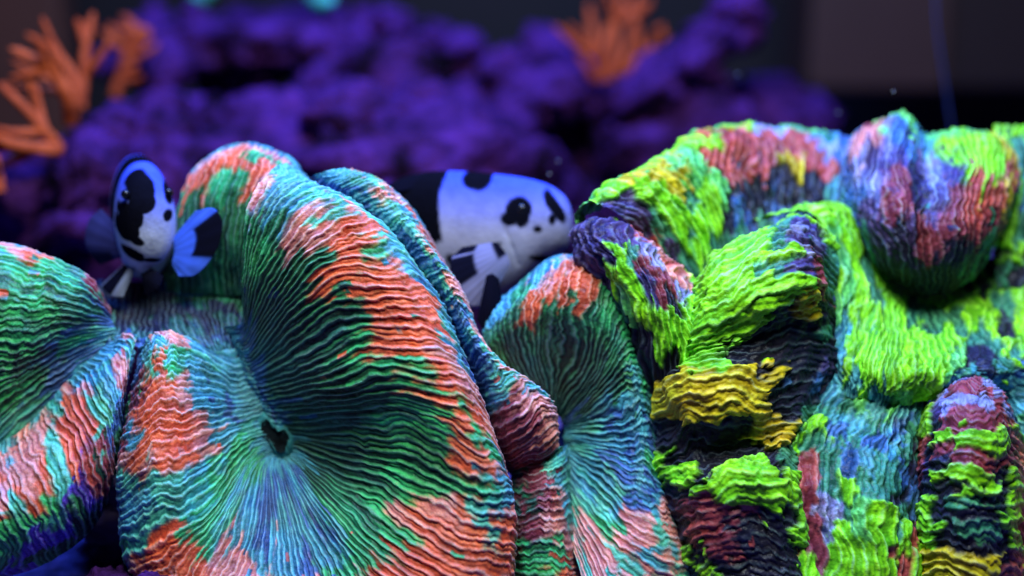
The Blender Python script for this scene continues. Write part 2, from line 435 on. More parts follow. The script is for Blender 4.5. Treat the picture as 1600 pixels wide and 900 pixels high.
L0 = [
 [(172,488,150),(134,447,155),(82,412,160),(20,394,165),(-70,384,165)],
 [(172,484,118),(138,434,92),(86,400,80),(25,382,75),(-70,373,75)],
 [(173,490,110),(132,452,55),(80,427,40),(20,414,35),(-70,407,30)],
 [(174,498,106),(124,480,42),(70,466,18),(10,457,8),(-70,452,2)],
 [(176,506,106),(115,505,44),(60,505,18),(0,505,8),(-70,505,2)],
 [(180,514,107),(108,530,56),(50,545,32),(0,560,22),(-70,570,16)],
 [(186,523,108),(112,555,74),(50,590,52),(0,620,46),(-70,640,40)],
 [(196,534,109),(130,578,92),(75,624,80),(0,684,74),(-70,725,64)],
 [(204,542,112),(150,592,106),(100,645,100),(20,710,95),(-70,750,90)],
]
lobe('fold', L0, ['buttt', 'kettkt', 'megokk', 'megggt', 'bedgeo', 'beggdt', 'bDdege', 'Gbeggg', 'tgbDge', 'tbDdge', 'tbbeGt', 'ttbtGt', 'tttttt'], 13, coral, amp=6.5, seed=53)
L1 = [
 [(176,536,102),(196,522,78),(212,522,58),(215,542,60),(208,574,80)],
 [(158,547,92),(184,550,45),(200,580,28),(201,610,40),(196,642,80)],
 [(128,572,90),(154,585,28),(180,630,2),(189,670,20),(186,708,75)],
 [(102,602,85),(124,625,18),(155,680,-22),(173,730,0),(173,768,65)],
 [(66,642,80),(84,670,8),(115,730,-42),(141,785,-20),(151,818,55)],
 [(22,682,75),(34,715,-2),(60,775,-52),(91,830,-30),(106,858,45)],
 [(-34,712,70),(-26,750,-2),(0,810,-57),(26,865,-35),(41,892,35)],
 [(-90,742,70),(-85,790,-2),(-65,850,-57),(-45,900,-35),(-30,922,35)],
]
lobe('fold', L1, ['tkttb', 'tttGgbb', 'ttkkmbb', 'ttkrmbD', 'tGttbbD', 'ttGGbdD', 'tkGGbmD', 'kooGmmD', 'toomrmD', 'GGooppD', 'tkGGpdD', 'kkogGpd', 'tkkogpd', 'GokGgpd', 'kogogdp', 'oGooggd', 'kooggod'], 13, coral, amp=6.5, seed=63)
VL = [
 [(150,440,260),(160,470,180),(165,500,135),(160,525,100),(158,548,96)],
 [(215,440,255),(215,480,185),(215,505,142),(216,524,98),(216,540,86)],
 [(290,445,225),(290,478,178),(300,502,142),(312,528,106),(325,555,103)],
 [(350,452,195),(350,480,155),(355,507,122),(355,534,108),(356,565,108)],
 [(402,460,150),(402,490,130),(397,520,112),(392,548,108),(388,575,108)],
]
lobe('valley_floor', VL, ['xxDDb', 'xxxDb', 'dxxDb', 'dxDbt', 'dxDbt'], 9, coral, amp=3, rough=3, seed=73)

def blob_ring(cx, cy, cz, pts, n=60):
    """closed outline through the points, smooth"""
    a = np.array(pts + [pts[0]], float)
    t = np.linspace(0, len(pts), n, endpoint=False)
    pad = np.concatenate([a[-2:-1], a, a[1:2]])
    i = np.floor(t).astype(int); f = (t - i)[:, None]
    p0, p1, p2, p3 = pad[i], pad[i + 1], pad[i + 2], pad[i + 3]
    c = 0.5 * (2 * p1 + (p2 - p0) * f + (2 * p0 - 5 * p1 + 4 * p2 - p3) * f ** 2 + (3 * p1 - p0 - 3 * p2 + p3) * f ** 3)
    return c
mo = [(406,660),(416,653),(426,664),(436,672),(446,671),(454,684),(452,702),(441,710),(428,704),(418,690),(407,680)]
ring = blob_ring(0, 0, 0, mo, 72)
cen = ring.mean(0); ring = cen + (ring - cen) * 0.82
rows_ = []
for s, z in ((1.7, 108), (1.4, 98), (1.18, 95), (1.0, 95), (0.9, 99)):
    rg = cen + (ring - cen) * (s + (0.22 * fbm(np.arange(72) / 3.0, np.full(72, 2.0), 18, 3) if s < 1.6 else 0) * np.ones(72))[:, None]
    zz = z + 7 * fbm(np.arange(72) / 4.0, np.full(72, s * 9.0), 8, 2)
    rows_.append(P(np.column_stack([rg, zz])))
V_ = np.swapaxes(np.array(rows_), 0, 1)
cl = np.zeros((72, 5, 3)); cl[:] = (0.04, 0.22, 0.22)
cl *= (1 + 0.6 * fbm(np.arange(72)[:, None] / 3.0, np.arange(5)[None] * 1.0, 4, 2))[..., None]
grid_mesh('mouth_lip', np.swapaxes(V_, 0, 1), np.swapaxes(cl, 0, 1), M_FLESH, coral, closed=True)
rows_ = []
for s, z in ((1.1, 93), (0.9, 95), (0.75, 97), (0.4, 98), (0.02, 98)):
    rg = cen + (ring - cen) * s
    rows_.append(P(np.column_stack([rg, np.full(72, z)])))
grid_mesh('mouth', np.array(rows_), None, M_MOUTH, coral, closed=True)

def rock_mesh(name, center, rad, mat, seed, n=160, amp=0.35, freq=1.6, rot=0.0, parent=None, flat=None):
    """a rugged closed lump; center and radii in world units"""
    th = np.linspace(0, 2 * math.pi, n, endpoint=False)[None]
    la = np.linspace(-math.pi / 2, math.pi / 2, n // 2)[:, None]
    d = np.stack([np.cos(la) * np.cos(th), np.cos(la) * np.sin(th), np.sin(la) + 0 * th], -1)
    def n3(p, s):
        return (fbm(p[..., 0] + 3 * s, p[..., 1] + 1.7 * p[..., 2], seed + s, 4) + fbm(p[..., 1] - 2 * s, p[..., 2] * 1.3 + p[..., 0] * .6, seed + 30 + s, 4)) * 0.7
    q = d * np.array(rad) / (sum(rad) / 3)
    r = 1 + amp * n3(q * freq * 1.6, 1) + 0.8 * amp * np.abs(n3(q * freq * 3.2, 2)) + 0.18 * amp * n3(q * freq * 12, 4)
    v = d * r[..., None] * np.array(rad)
    if rot:
        c, s = math.cos(rot), math.sin(rot)
        v = np.stack([v[..., 0] * c - v[..., 2] * s, v[..., 1], v[..., 0] * s + v[..., 2] * c], -1)
    v = v + np.array(center)
    if flat is not None: v[..., 2] = np.maximum(v[..., 2], flat)
    return grid_mesh(name, v, None, mat, parent, closed=True)

c0 = P((480, 900, 360))
rock_mesh('skeleton', (c0[0], c0[1], FLOOR_Z + 0.14), (0.50, 0.20, 0.26), M_SKEL, 5, flat=FLOOR_Z - 0.05, parent=coral)
c0 = P((930, 900, 330))
rock_mesh('skeleton', (c0[0], c0[1], FLOOR_Z + 0.12), (0.16, 0.14, 0.26), M_SKEL, 6, flat=FLOOR_Z - 0.05, parent=coral)
adopt(coral)

# ------------------------------------------------------------------ right coral
neon = empty('brain_coral', P((1330, 1000, 300)), 'ragged neon green brain coral with maroon, dark purple and yellow patches', 'coral')
kw = dict(mat=M_NEON, rough=2.6, proud=6.5, jit=0.85, wav=1.0, stray_t=0.45, pale=0.08, soft=0.3, perr=0.35, lump=10.0, ampk=0.72, speck=0.25)
GA = [
 [(900,356,95),(912,332,75),(940,326,62),(975,345,78),(1010,385,111),(1040,440,135)],
 [(950,332,155),(963,297,122),(995,285,105),(1030,312,113),(1065,365,139),(1100,465,162)],
 [(1010,290,208),(1023,260,179),(1055,250,168),(1085,285,162),(1112,345,170),(1140,465,187)],
 [(1070,252,277),(1083,222,249),(1110,222,230),(1126,265,210),(1142,330,205),(1155,400,202)],
 [(1140,236,340),(1148,209,309),(1165,213,283),(1176,260,256),(1187,325,240),(1194,395,224)],
 [(1210,233,382),(1215,207,356),(1225,214,322),(1230,260,289),(1235,325,265),(1242,390,244)],
 [(1280,236,395),(1285,209,367),(1290,217,330),(1290,262,295),(1290,325,270),(1287,390,247)],
 [(1345,240,385),(1342,222,357),(1336,230,320),(1332,270,290),(1332,330,270),(1327,395,247)],
]
lobe('rear_fold', GA, ['NNnvvrm', 'NNnveev', 'NNynnne', 'NNnyenn', 'NnnNnne', 'uNnnrNxe', 'NNorrxue', 'NNnrrxxe', 'uNlrrxut', 'NNlryxue', 'NNerrxue', 'NNelrxxe', 'utuurtte', 'uuttutt'], 17, neon, amp=9, seed=103, **kw)
GB = [
 [(905,352,110),(892,372,78),(900,402,70),(930,452,90),(960,522,112),(985,602,132)],
 [(932,347,98),(925,350,50),(935,385,28),(960,440,42),(985,520,60),(1008,622,88)],
 [(977,362,98),(970,353,45),(975,390,8),(990,440,8),(1010,520,25),(1028,622,62)],
 [(1017,388,102),(1015,380,60),(1015,410,18),(1025,455,2),(1040,530,10),(1042,622,42)],
 [(1062,424,112),(1060,418,80),(1055,440,38),(1060,480,13),(1070,540,10),(1062,632,32)],
 [(1095,456,112),(1092,452,85),(1086,470,48),(1090,500,23),(1096,550,15),(1092,642,27)],
]
lobe('front_fold', GB, ['vvvvxxx', 'xvvvexx', 'vvvvnexx', 'nvvnnNxx', 'rvvennxx', 'rrlmvnnx', 'rklmmnnx', 'rrkmxnnx', 'ynklnnxx', 'nnynnnex'], 13, neon, amp=7, seed=113, **kw)
GC = [
 [(1100,446,120),(1140,404,120),(1200,368,130),(1258,352,140),(1300,376,150)],
 [(1075,462,82),(1120,412,48),(1190,364,52),(1255,344,72),(1302,386,118)],
 [(1060,502,62),(1115,450,3),(1190,398,-4),(1268,380,28),(1304,432,102)],
 [(1050,542,52),(1110,500,-22),(1190,460,-34),(1277,440,3),(1308,482,97)],
 [(1040,575,55),(1100,548,-8),(1190,525,8),(1275,505,48),(1314,532,92)],
 [(1030,610,52),(1090,598,-38),(1180,588,-26),(1265,575,50),(1312,590,87)],
 [(1025,660,52),(1085,650,-25),(1170,642,-38),(1240,640,22),(1292,648,77)],
 [(1025,715,52),(1085,705,4),(1165,700,-10),(1225,702,0),(1272,708,62)],
 [(1030,772,52),(1090,750,-37),(1165,740,-62),(1225,760,-37),(1267,773,52)],
 [(1045,832,52),(1105,815,-37),(1180,810,-62),(1235,832,-42),(1272,842,42)],
 [(1070,902,47),(1125,890,-37),(1200,890,-62),(1250,902,-42),(1282,912,32)],
 [(1095,990,47),(1150,985,-37),(1220,985,-62),(1265,990,-42),(1300,1000,32)],
]
lobe('front_fold', GC, ['nyyyyNnn', 'yyyNnnnn', 'ynnneenn', 'nnnnevvn', 'xnnnelve', 'xnnnevve', 'xnnnnlme', 'xnnnevme', 'nnnnnnre', 'xnnnnyrx', 'xnnnxyxx', 'xnnxxxxx', 'xnnxxxex', 'xynxxxxx', 'yyyyxxvx', 'yyyyyxux', 'yyyyyxxx', 'xyyyyxee', 'xxxxyyee', 'xxxxxyer', 'nxxxxxee', 'nnxxnxee', 'xnxnnxnx', 'xxnnnnnn', 'xmmnnxnn', 'xmmmxxnx', 'xrmxxxnn', 'nxmxxxxn', 'xnxxxxxx', 'xxnxxxvx', 'xxxxxxxn', 'xxxxxxnn'], 15, neon, amp=7.5, seed=123, **kw)
GK = [
 [(1330,262,330),(1318,240,300),(1310,255,275),(1308,300,262),(1316,345,262),(1332,380,268),(1345,395,280)],
 [(1345,242,330),(1340,206,295),(1336,218,250),(1330,270,215),(1332,325,200),(1345,380,205),(1362,412,235)],
 [(1385,236,335),(1380,190,290),(1376,206,225),(1368,270,160),(1366,340,135),(1375,400,145),(1390,440,200)],
 [(1420,236,335),(1415,180,288),(1416,206,210),(1413,270,135),(1411,345,100),(1415,412,112),(1422,456,185)],
 [(1452,236,335),(1448,212,290),(1448,238,230),(1447,288,155),(1446,350,112),(1448,416,118),(1451,460,185)],
 [(1500,236,335),(1498,208,288),(1500,224,210),(1503,285,135),(1500,350,105),(1493,412,120),(1485,454,190)],
 [(1540,241,335),(1545,214,292),(1552,230,238),(1556,290,180),(1550,345,160),(1538,395,175),(1522,432,220)],
 [(1565,250,335),(1572,225,305),(1580,245,280),(1582,295,255),(1575,340,245),(1560,378,250),(1545,400,270)],
]
lobe('knob', GK, ['uuuutxx', 'uvlututx', 'utkvuuux', 'umkluvex', 'NNkvlvxx', 'nNlvmvxx', 'nNuvmxxx', 'lNuvmvxx', 'utuvxmxx', 'uNtlvmxx', 'uNnvmmxx', 'lNnnrmxx', 'lNnnrmxe', 'lynnrmex', 'evyrymxe', 'lnvuexex'], 13, neon, amp=9, seed=133, **dict(kw, rough=1.8, proud=3.0, lump=5.0, soft=0.6, perr=0.9))
GR = [[(x, 236, 370), (x, 202, 340), (x, 214, 308), (x, 280, 285), (x, 350, 268), (x + 4, 410, 255), (x + 8, 448, 245)] for x in (1552, 1595, 1640, 1690, 1740)]
lobe('rear_fold', GR, ['lnnunnxe', 'euneuenx', 'lnnenexe', 'unnuenxe'], 13, neon, amp=8, seed=138, **kw)
GE = [
 [(1180,356,190),(1230,342,160),(1272,346,150),(1290,400,118),(1300,480,98),(1308,560,88),(1300,612,82)],
 [(1270,340,260),(1300,332,215),(1325,352,200),(1340,420,175),(1346,500,118),(1342,570,52),(1335,622,62)],
 [(1340,400,330),(1362,415,300),(1380,440,260),(1392,480,190),(1400,535,105),(1396,586,25),(1390,632,50)],
 [(1440,405,350),(1445,430,310),(1450,455,265),(1455,490,195),(1460,535,108),(1456,581,28),(1450,622,58)],
 [(1510,405,350),(1515,430,310),(1518,455,265),(1522,490,195),(1527,535,112),(1527,576,52),(1527,612,75)],
 [(1570,405,340),(1575,430,300),(1578,455,255),(1582,490,190),(1592,535,118),(1597,576,75),(1602,612,90)],
 [(1680,400,340),(1680,430,300),(1680,455,255),(1680,490,190),(1690,540,120),(1695,580,85),(1700,620,95)],
]
lobe('valley_floor', GE, ['nnnnNtt', 'nnnNttt', 'nnnnnnt', 'nnnennn', 'xennnnt', 'xennnnN', 'xxnennn', 'xxenennn', 'xxnnenNt', 'xxnnnexe', 'xnxnnext', 'xxnexnet', 'xennnnut', 'nnnnNeuu', 'nennNNut'], 16, neon, amp=4.5, seed=143, **dict(kw, wav=1.7, rough=3.5))
GF = [
 [(1292,602,84),(1258,645,42),(1236,695,14),(1226,765,-20),(1226,835,-36),(1230,920,-46),(1235,990,-46)],
 [(1335,616,67),(1320,655,40),(1305,710,13),(1300,780,-17),(1300,850,-32),(1300,940,-42),(1300,1000,-40)],
 [(1390,626,57),(1375,665,25),(1360,720,-2),(1355,790,-32),(1355,860,-47),(1355,950,-57),(1355,1000,-50)],
 [(1420,624,62),(1410,670,30),(1402,730,8),(1400,800,-12),(1402,870,-32),(1405,950,-42),(1405,1000,-40)],
 [(1455,616,84),(1442,670,64),(1434,730,50),(1432,800,35),(1434,870,15),(1437,950,-8),(1440,1000,-10)],
]
lobe('front_fold', GF, ['teenmrrnnn', 'tenermmnnn', 'etueelnnnn', 'Nteunennnn', 'teuteNnnnn', 'Ntueennnnn', 'tutexnrnnn', 'tueuxenrnx', 'utexuxrnnx', 'tuexurxxnn'], 14, neon, amp=7, seed=153, **dict(kw, rough=3.5))
GG = [
 [(1466,622,84),(1488,600,66),(1520,591,60),(1552,598,68),(1572,616,88)],
 [(1445,650,74),(1474,618,18),(1520,606,-8),(1564,618,18),(1584,650,80)],
 [(1431,702,67),(1464,680,-18),(1520,670,-54),(1571,680,-13),(1592,707,72)],
 [(1423,762,62),(1459,745,-38),(1520,738,-79),(1576,745,-33),(1602,767,72)],
 [(1419,822,57),(1457,812,-43),(1520,805,-89),(1579,812,-43),(1608,827,72)],
 [(1424,872,47),(1461,872,-38),(1525,870,-79),(1581,872,-38),(1612,882,72)],
 [(1432,960,40),(1470,965,-38),(1530,965,-79),(1586,962,-38),(1620,960,72)],
]
lobe('knob', GG, ['utllut', 'etlmlt', 'ulvmlt', 'nlmmlrt', 'nvllmlt', 'nxmmmrn', 'rxnmnmk', 'rxmnnmk', 'mvxmmmk', 'mxnnxnk', 'xxxnxnk', 'xnxexnm', 'xnxxnnm', 'nnxexnm', 'ynxxxnm', 'nyyyxmr', 'nyyyymrn', 'yyymrnnn', 'yymrnnn'], 15, neon, amp=7, seed=163, **dict(kw, rough=2.0, lump=5.0, speck=0.2, ampk=0.8))
GI = [
 [(1560,600,100),(1578,640,92),(1592,690,90),(1600,760,85),(1610,840,80),(1615,940,80)],
 [(1600,606,92),(1612,640,75),(1622,690,70),(1630,760,60),(1636,840,60),(1640,940,60)],
 [(1700,612,95),(1710,650,75),(1715,690,70),(1720,760,60),(1720,840,60),(1720,940,60)],
]
lobe('rear_fold', GI, ['ttNtek', 'tteNkk', 'tNtekk'], 14, neon, amp=7, seed=173, **kw)
c0 = P((1350, 900, 330))
rock_mesh('skeleton', (c0[0], c0[1], FLOOR_Z + 0.12), (0.34, 0.16, 0.26), M_SKEL, 7, flat=FLOOR_Z - 0.05, parent=neon)
adopt(neon)

# ------------------------------------------------------------------ fish
def sm(x, a, b):
    t = np.clip((x - a) / (b - a), 0, 1)
    return t * t * (3 - 2 * t)

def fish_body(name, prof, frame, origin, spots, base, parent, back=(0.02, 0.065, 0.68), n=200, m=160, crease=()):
    """prof: (s, top, bottom, halfwidth) nose to tail; frame: (forward, up, side) unit vectors;
    spots: f(s, a, z) fields on the body, black where > 0"""
    pr = np.array(prof, float)
    t = np.linspace(0, len(pr) - 1, n)
    c = catmull(pr, t)
    s, top, bot, hw = c[:, 0:1], c[:, 1:2], c[:, 2:3], np.maximum(c[:, 3:4], 0.3)
    th = np.linspace(0, 2 * math.pi, m, endpoint=False)[None]
    zc, zh = (top + bot) / 2, (top - bot) / 2
    ca, sa = np.cos(th), np.sin(th)
    a = hw * np.sign(ca) * np.abs(ca) ** 0.9
    z = zc + zh * sa
    ss = s + 0 * th
    fwd, up, side = [np.array(v) for v in frame]
    for (s0, z0, s1, z1, w, dep) in crease:                  # gill and mouth lines pressed into the skin
        px, pz = ss - s0, z - z0
        dx, dz = s1 - s0, z1 - z0
        tt = np.clip((px * dx + pz * dz) / (dx * dx + dz * dz), 0, 1)
        dist = np.hypot(px - tt * dx, pz - tt * dz)
        a = a * (1 - dep * np.exp(-(dist / w) ** 2))
    V = np.array(origin) + (-ss[..., None] * fwd + z[..., None] * up + a[..., None] * side) * U
    f = spots(ss, a, z)
    f = f + 2.0 * fbm(ss / 14, z / 14 + a / 30, 3, 3)
    k = np.clip(f / 2.2 + 0.5, 0, 1)[..., None]
    toplight = 0.92 * sm(z, -25, 80)[..., None]       # blue overhead light painted into the back, fading towards the belly
    cw = (np.array(base) * (1 - toplight) + np.array(back) * toplight) * (1 + 0.10 * fbm(ss / 30, z / 30, 9, 3))[..., None]
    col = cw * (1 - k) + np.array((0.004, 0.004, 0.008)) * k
    return grid_mesh(name, V, col, M_FISH, parent, closed=True)

def ell(s, z, s0, z0, rs, rz, rot=0.0):
    c, n = math.cos(rot), math.sin(rot)
    x, y = (s - s0) * c + (z - z0) * n, -(s - s0) * n + (z - z0) * c
    return (1 - np.hypot(x / rs, y / rz)) * min(rs, rz)

def fin(name, base_pts, edge_pts, parent, spots, color, thick=2.0, ray=9, n=60, m=34, bulge=10):
    """a thin fan between the fin root and its edge, with rays; points given as measures"""
    b = catmull(np.array(base_pts, float), np.linspace(0, len(base_pts) - 1, n))
    e = catmull(np.array(edge_pts, float), np.linspace(0, len(edge_pts) - 1, n))
    t = np.linspace(0, 1, m)[None, :, None]
    A = b[:, None] * (1 - t) + e[:, None] * t
    uu = np.linspace(0, 1, n)[:, None]; tt = t[0, :, 0][None]
    wob = bulge * np.sin(math.pi * tt * 0.8) * np.sin(math.pi * uu) + 0.3 * np.sin(uu * ray * 2 * math.pi) * tt
    th = thick * (1 - 0.75 * tt) * np.minimum(1, 6 * np.minimum(uu, 1 - uu) + 0.15)
    front = A.copy(); front[..., 2] -= wob + th
    back = A.copy(); back[..., 2] -= wob - th
    k = spots(uu + 0 * tt, tt + 0 * uu)[..., None]
    shade = (1 + 0.08 * np.cos(uu * ray * 2 * math.pi) + 0.2 * fbm(uu * 9, tt * 4, 7, 2))[..., None]
    col = np.array(color) * shade * (1 - k) + np.array((0.004, 0.004, 0.01)) * k
    # front and back closed into one skin
    V = np.concatenate([front, back[:, ::-1]], 1)
    C = np.concatenate([col, col[:, ::-1]], 1)
    return grid_mesh(name, P(V), C, M_FIN, parent, closed=True)


def eyeball(name, loc, r, parent):
    th = np.linspace(0, 2 * math.pi, 28, endpoint=False)[None]
    la = np.linspace(-math.pi / 2, math.pi / 2, 16)[:, None]
    d = np.stack([np.cos(la) * np.cos(th), np.cos(la) * np.sin(th), np.sin(la) + 0 * th], -1)
    return grid_mesh(name, d * r * U + np.array(loc), None, M_EYE, parent, closed=True)

def turned(yaw, pitch, roll=0.0):
    """frame of a fish whose nose points to the right when yaw = 0, to the camera when yaw = 90 degrees"""
    f = Vector((1, 0, 0)); u = Vector((0, 0, 1)); sd = Vector((0, -1, 0))
    m = Matrix.Rotation(-math.radians(yaw), 3, 'Z') @ Matrix.Rotation(-math.radians(pitch), 3, 'Y') @ Matrix.Rotation(math.radians(roll), 3, 'X')
    return [tuple(m @ v) for v in (f, u, sd)]

# the fish behind the coral, seen from its side
fz = 235
f2 = empty('clownfish', P((720, 480, fz)), 'white clownfish with black blotches in profile between the two corals', 'fish', 'black and white clownfish')
prof2 = [(-2, -3, -4, 0.3), (0, 16, -22, 12), (5, 32, -36, 24), (16, 47, -47, 36), (42, 62, -66, 46), (82, 70, -114, 53), (132, 73, -142, 57), (182, 74, -146, 55),
         (232, 70, -130, 46), (282, 54, -96, 33), (322, 26, -60, 20), (345, 12, -46, 13), (356, -16, -18, 1)]
sc = 1 + fz * U / D0
prof2 = [tuple(x * sc for x in p) for p in prof2]
def spots2(s, a, z):
    s, z, a = s / sc, z / sc, a / sc
    f = ell(s, z, 78, 28, 20, 20, 0.2)
    f = np.maximum(f, ell(s, z, 72, 16, 12, 14))
    f = np.maximum(f, ell(s, z, 91, 14, 14, 12))
    f = np.maximum(f, ell(s, z, 47, 0, 7, 6))
    f = np.maximum(f, ell(s, z, 24, 33, 27, 8, 0.95))
    f = np.maximum(f, ell(s, z, 26, 16, 6, 9))
    f = np.maximum(f, ell(s, z, 148, 68, 24, 16))
    f = np.maximum(f, np.minimum(s - 199 - 5 * np.sin(z / 22), 300 - s) * (z > -30) + (z <= -30) * (-30 + (z + 30) * 0.5 + np.minimum(s - 205, 20) * 0.5))
    f = np.maximum(f, ell(s, z, 42, -49, 16, 5, 0.2))
    f = np.maximum(f, ell(s, z, 122, -43, 30, 5.5, -0.78))
    f = np.maximum(f, ell(s, z, 168, -62, 24, 12, 0.5))
    f = np.maximum(f, ell(s, z, 176, -92, 20, 18, 0.3))
    f = np.maximum(f, s - 318)
    return f
fr2 = turned(9, -2)
o2 = P((893, 352, fz))
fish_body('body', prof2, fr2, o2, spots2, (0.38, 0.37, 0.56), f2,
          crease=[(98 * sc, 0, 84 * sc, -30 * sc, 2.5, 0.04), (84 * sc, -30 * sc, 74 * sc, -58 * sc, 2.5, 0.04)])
def on_fish(fr, o, s, a, z):
    return np.array(o) + (-s * np.array(fr[0]) + z * np.array(fr[1]) + a * np.array(fr[2])) * U * sc
eyeball('eye', on_fish(fr2, o2, 74, 36, 27), 12, f2)
fin('pectoral_fin', [(776, 378, fz - 62), (790, 395, fz - 60), (797, 414, fz - 58)], [(722, 386, fz - 76), (704, 408, fz - 86), (708, 446, fz - 92), (730, 476, fz - 86), (760, 478, fz - 72)], f2,
    lambda u, t: np.maximum(sm(0.40 - np.abs(u - 0.18), 0, 0.05) * sm(t, 0.50, 0.58) * (1 - 0.9 * sm(0.03 - np.abs(u - 0.2), 0, 0.02)), sm(0.35 - np.abs(u - 0.25), 0, 0.1) * sm(0.18 - t, 0, 0.05)), (0.17, 0.165, 0.28), ray=11)
fin('pelvic_fin', [(760, 430, fz - 92), (770, 428, fz - 92), (780, 436, fz - 90)], [(745, 500, fz - 92), (760, 520, fz - 90), (790, 505, fz - 86)], f2, lambda u, t: 0 * u + 1.0, (0.1, 0.1, 0.1), ray=6)
fin('dorsal_fin', [(700, 290, fz), (660, 292, fz), (620, 300, fz)], [(694, 277, fz + 6), (656, 274, fz + 8), (610, 286, fz + 10)], f2, lambda u, t: sm(u, 0.0, 0.08), (0.5, 0.5, 0.55), ray=9, bulge=2)
fin('tail_fin', [(545, 330, fz + 55), (540, 352, fz + 57), (545, 376, fz + 55)], [(490, 312, fz + 75), (478, 355, fz + 80), (490, 398, fz + 75)], f2, lambda u, t: sm(t, 0.5, 0.6), (0.5, 0.5, 0.55), ray=9)
adopt(f2)

# the fish that looks out over the valley
gz = 165
f1 = empty('clownfish', P((215, 460, gz)), 'white clownfish with black face blotch facing out, fins spread over the coral valley', 'fish', 'black and white clownfish')
sc1 = 1 + gz * U / D0
prof1 = [(-3, -4, -6, 0.3), (0, 14, -24, 12), (5, 36, -40, 23), (16, 57, -54, 34), (40, 77, -72, 43), (80, 86, -94, 46), (130, 88, -108, 45), (190, 82, -108, 44),
         (250, 60, -84, 32), (300, 34, -50, 20), (330, 20, -38, 12), (345, -8, -10, 1)]
prof1 = [tuple(x * sc1 for x in p) for p in prof1]
def spots1(s, a, z):
    s, z, a = s / sc1, z / sc1 - 15, -a / sc1 + 9
    front = np.where(s < 75, 0, -(s - 75) * 0.8)
    f = ell(a, z, -2, 50, 21, 22) + front
    f = np.maximum(f, ell(a, z, -2, 36, 20, 20) + front)
    f = np.maximum(f, ell(a, z, -18, 10, 17, 20, 0.2) + front)
    f = np.maximum(f, ell(a, z, -24, -10, 17, 20, 0.3) + front)
    f = np.maximum(f, ell(a, z, -12, -26, 12, 8, -0.4) + front)
    f = np.maximum(f, ell(a, z, 36, 10, 8, 9) + front)
    f = np.maximum(f, ell(a, z, 42, 40, 10, 15, 0.2) + front)
    f = np.maximum(f, ell(a, z, -44, 42, 10, 15, -0.2) + front)
    f = np.maximum(f, ell(a, z, -16, -50, 18, 9, -0.5) + front)
    f = np.maximum(f, ell(a, z, 10, -58, 14, 4, -0.1) + np.where(s < 95, 0, -50))
    f = np.maximum(f, np.minimum(s - 105 - 12 * np.sin(z / 30), 175 - s))
    f = np.maximum(f, s - 270)
    return f
fr1 = turned(70, -4, -2)
o1 = P((236, 366, gz - 62))
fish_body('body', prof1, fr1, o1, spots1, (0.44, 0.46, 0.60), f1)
def on1(s, a, z): return np.array(o1) + (-s * np.array(fr1[0]) + z * np.array(fr1[1]) + a * np.array(fr1[2])) * U * sc1
eyeball('eye', on1(30, 33, 56), 8, f1)
eyeball('eye', on1(34, -31, 56), 8, f1)
fin('pectoral_fin', [(270, 372, gz - 20), (272, 392, gz - 22), (268, 412, gz - 22)], [(305, 330, gz - 36), (334, 326, gz - 42), (348, 350, gz - 47), (338, 392, gz - 48), (308, 428, gz - 42), (280, 432, gz - 34)], f1,
    lambda u, t: sm(0.22 - np.abs(u - 0.45), 0, 0.03) * sm(t, 0.42, 0.47), (0.05, 0.12, 0.62), ray=7)
fin('pectoral_fin', [(196, 366, gz + 6), (192, 384, gz + 8), (190, 402, gz + 10)], [(158, 326, gz + 40), (138, 346, gz + 50), (134, 385, gz + 50), (156, 414, gz + 40)], f1,
    lambda u, t: 0.8 * sm(u, 0.72, 0.8) * sm(t, 0.3, 0.4), (0.025, 0.025, 0.09), ray=5)
fin('pelvic_fin', [(236, 418, gz - 20), (228, 424, gz - 22), (220, 428, gz - 22)], [(256, 432, gz - 45), (246, 452, gz - 42), (228, 462, gz - 36)], f1, lambda u, t: 0 * u + 1.0, (0.1, 0.1, 0.1), ray=6)
fin('pelvic_fin', [(212, 420, gz - 10), (202, 418, gz - 8), (194, 412, gz - 4)], [(192, 464, gz - 20), (174, 462, gz - 12), (158, 446, gz)], f1, lambda u, t: sm(0.25 - np.abs(u - 0.75), 0, 0.05), (0.16, 0.18, 0.26), ray=6)
adopt(f1)

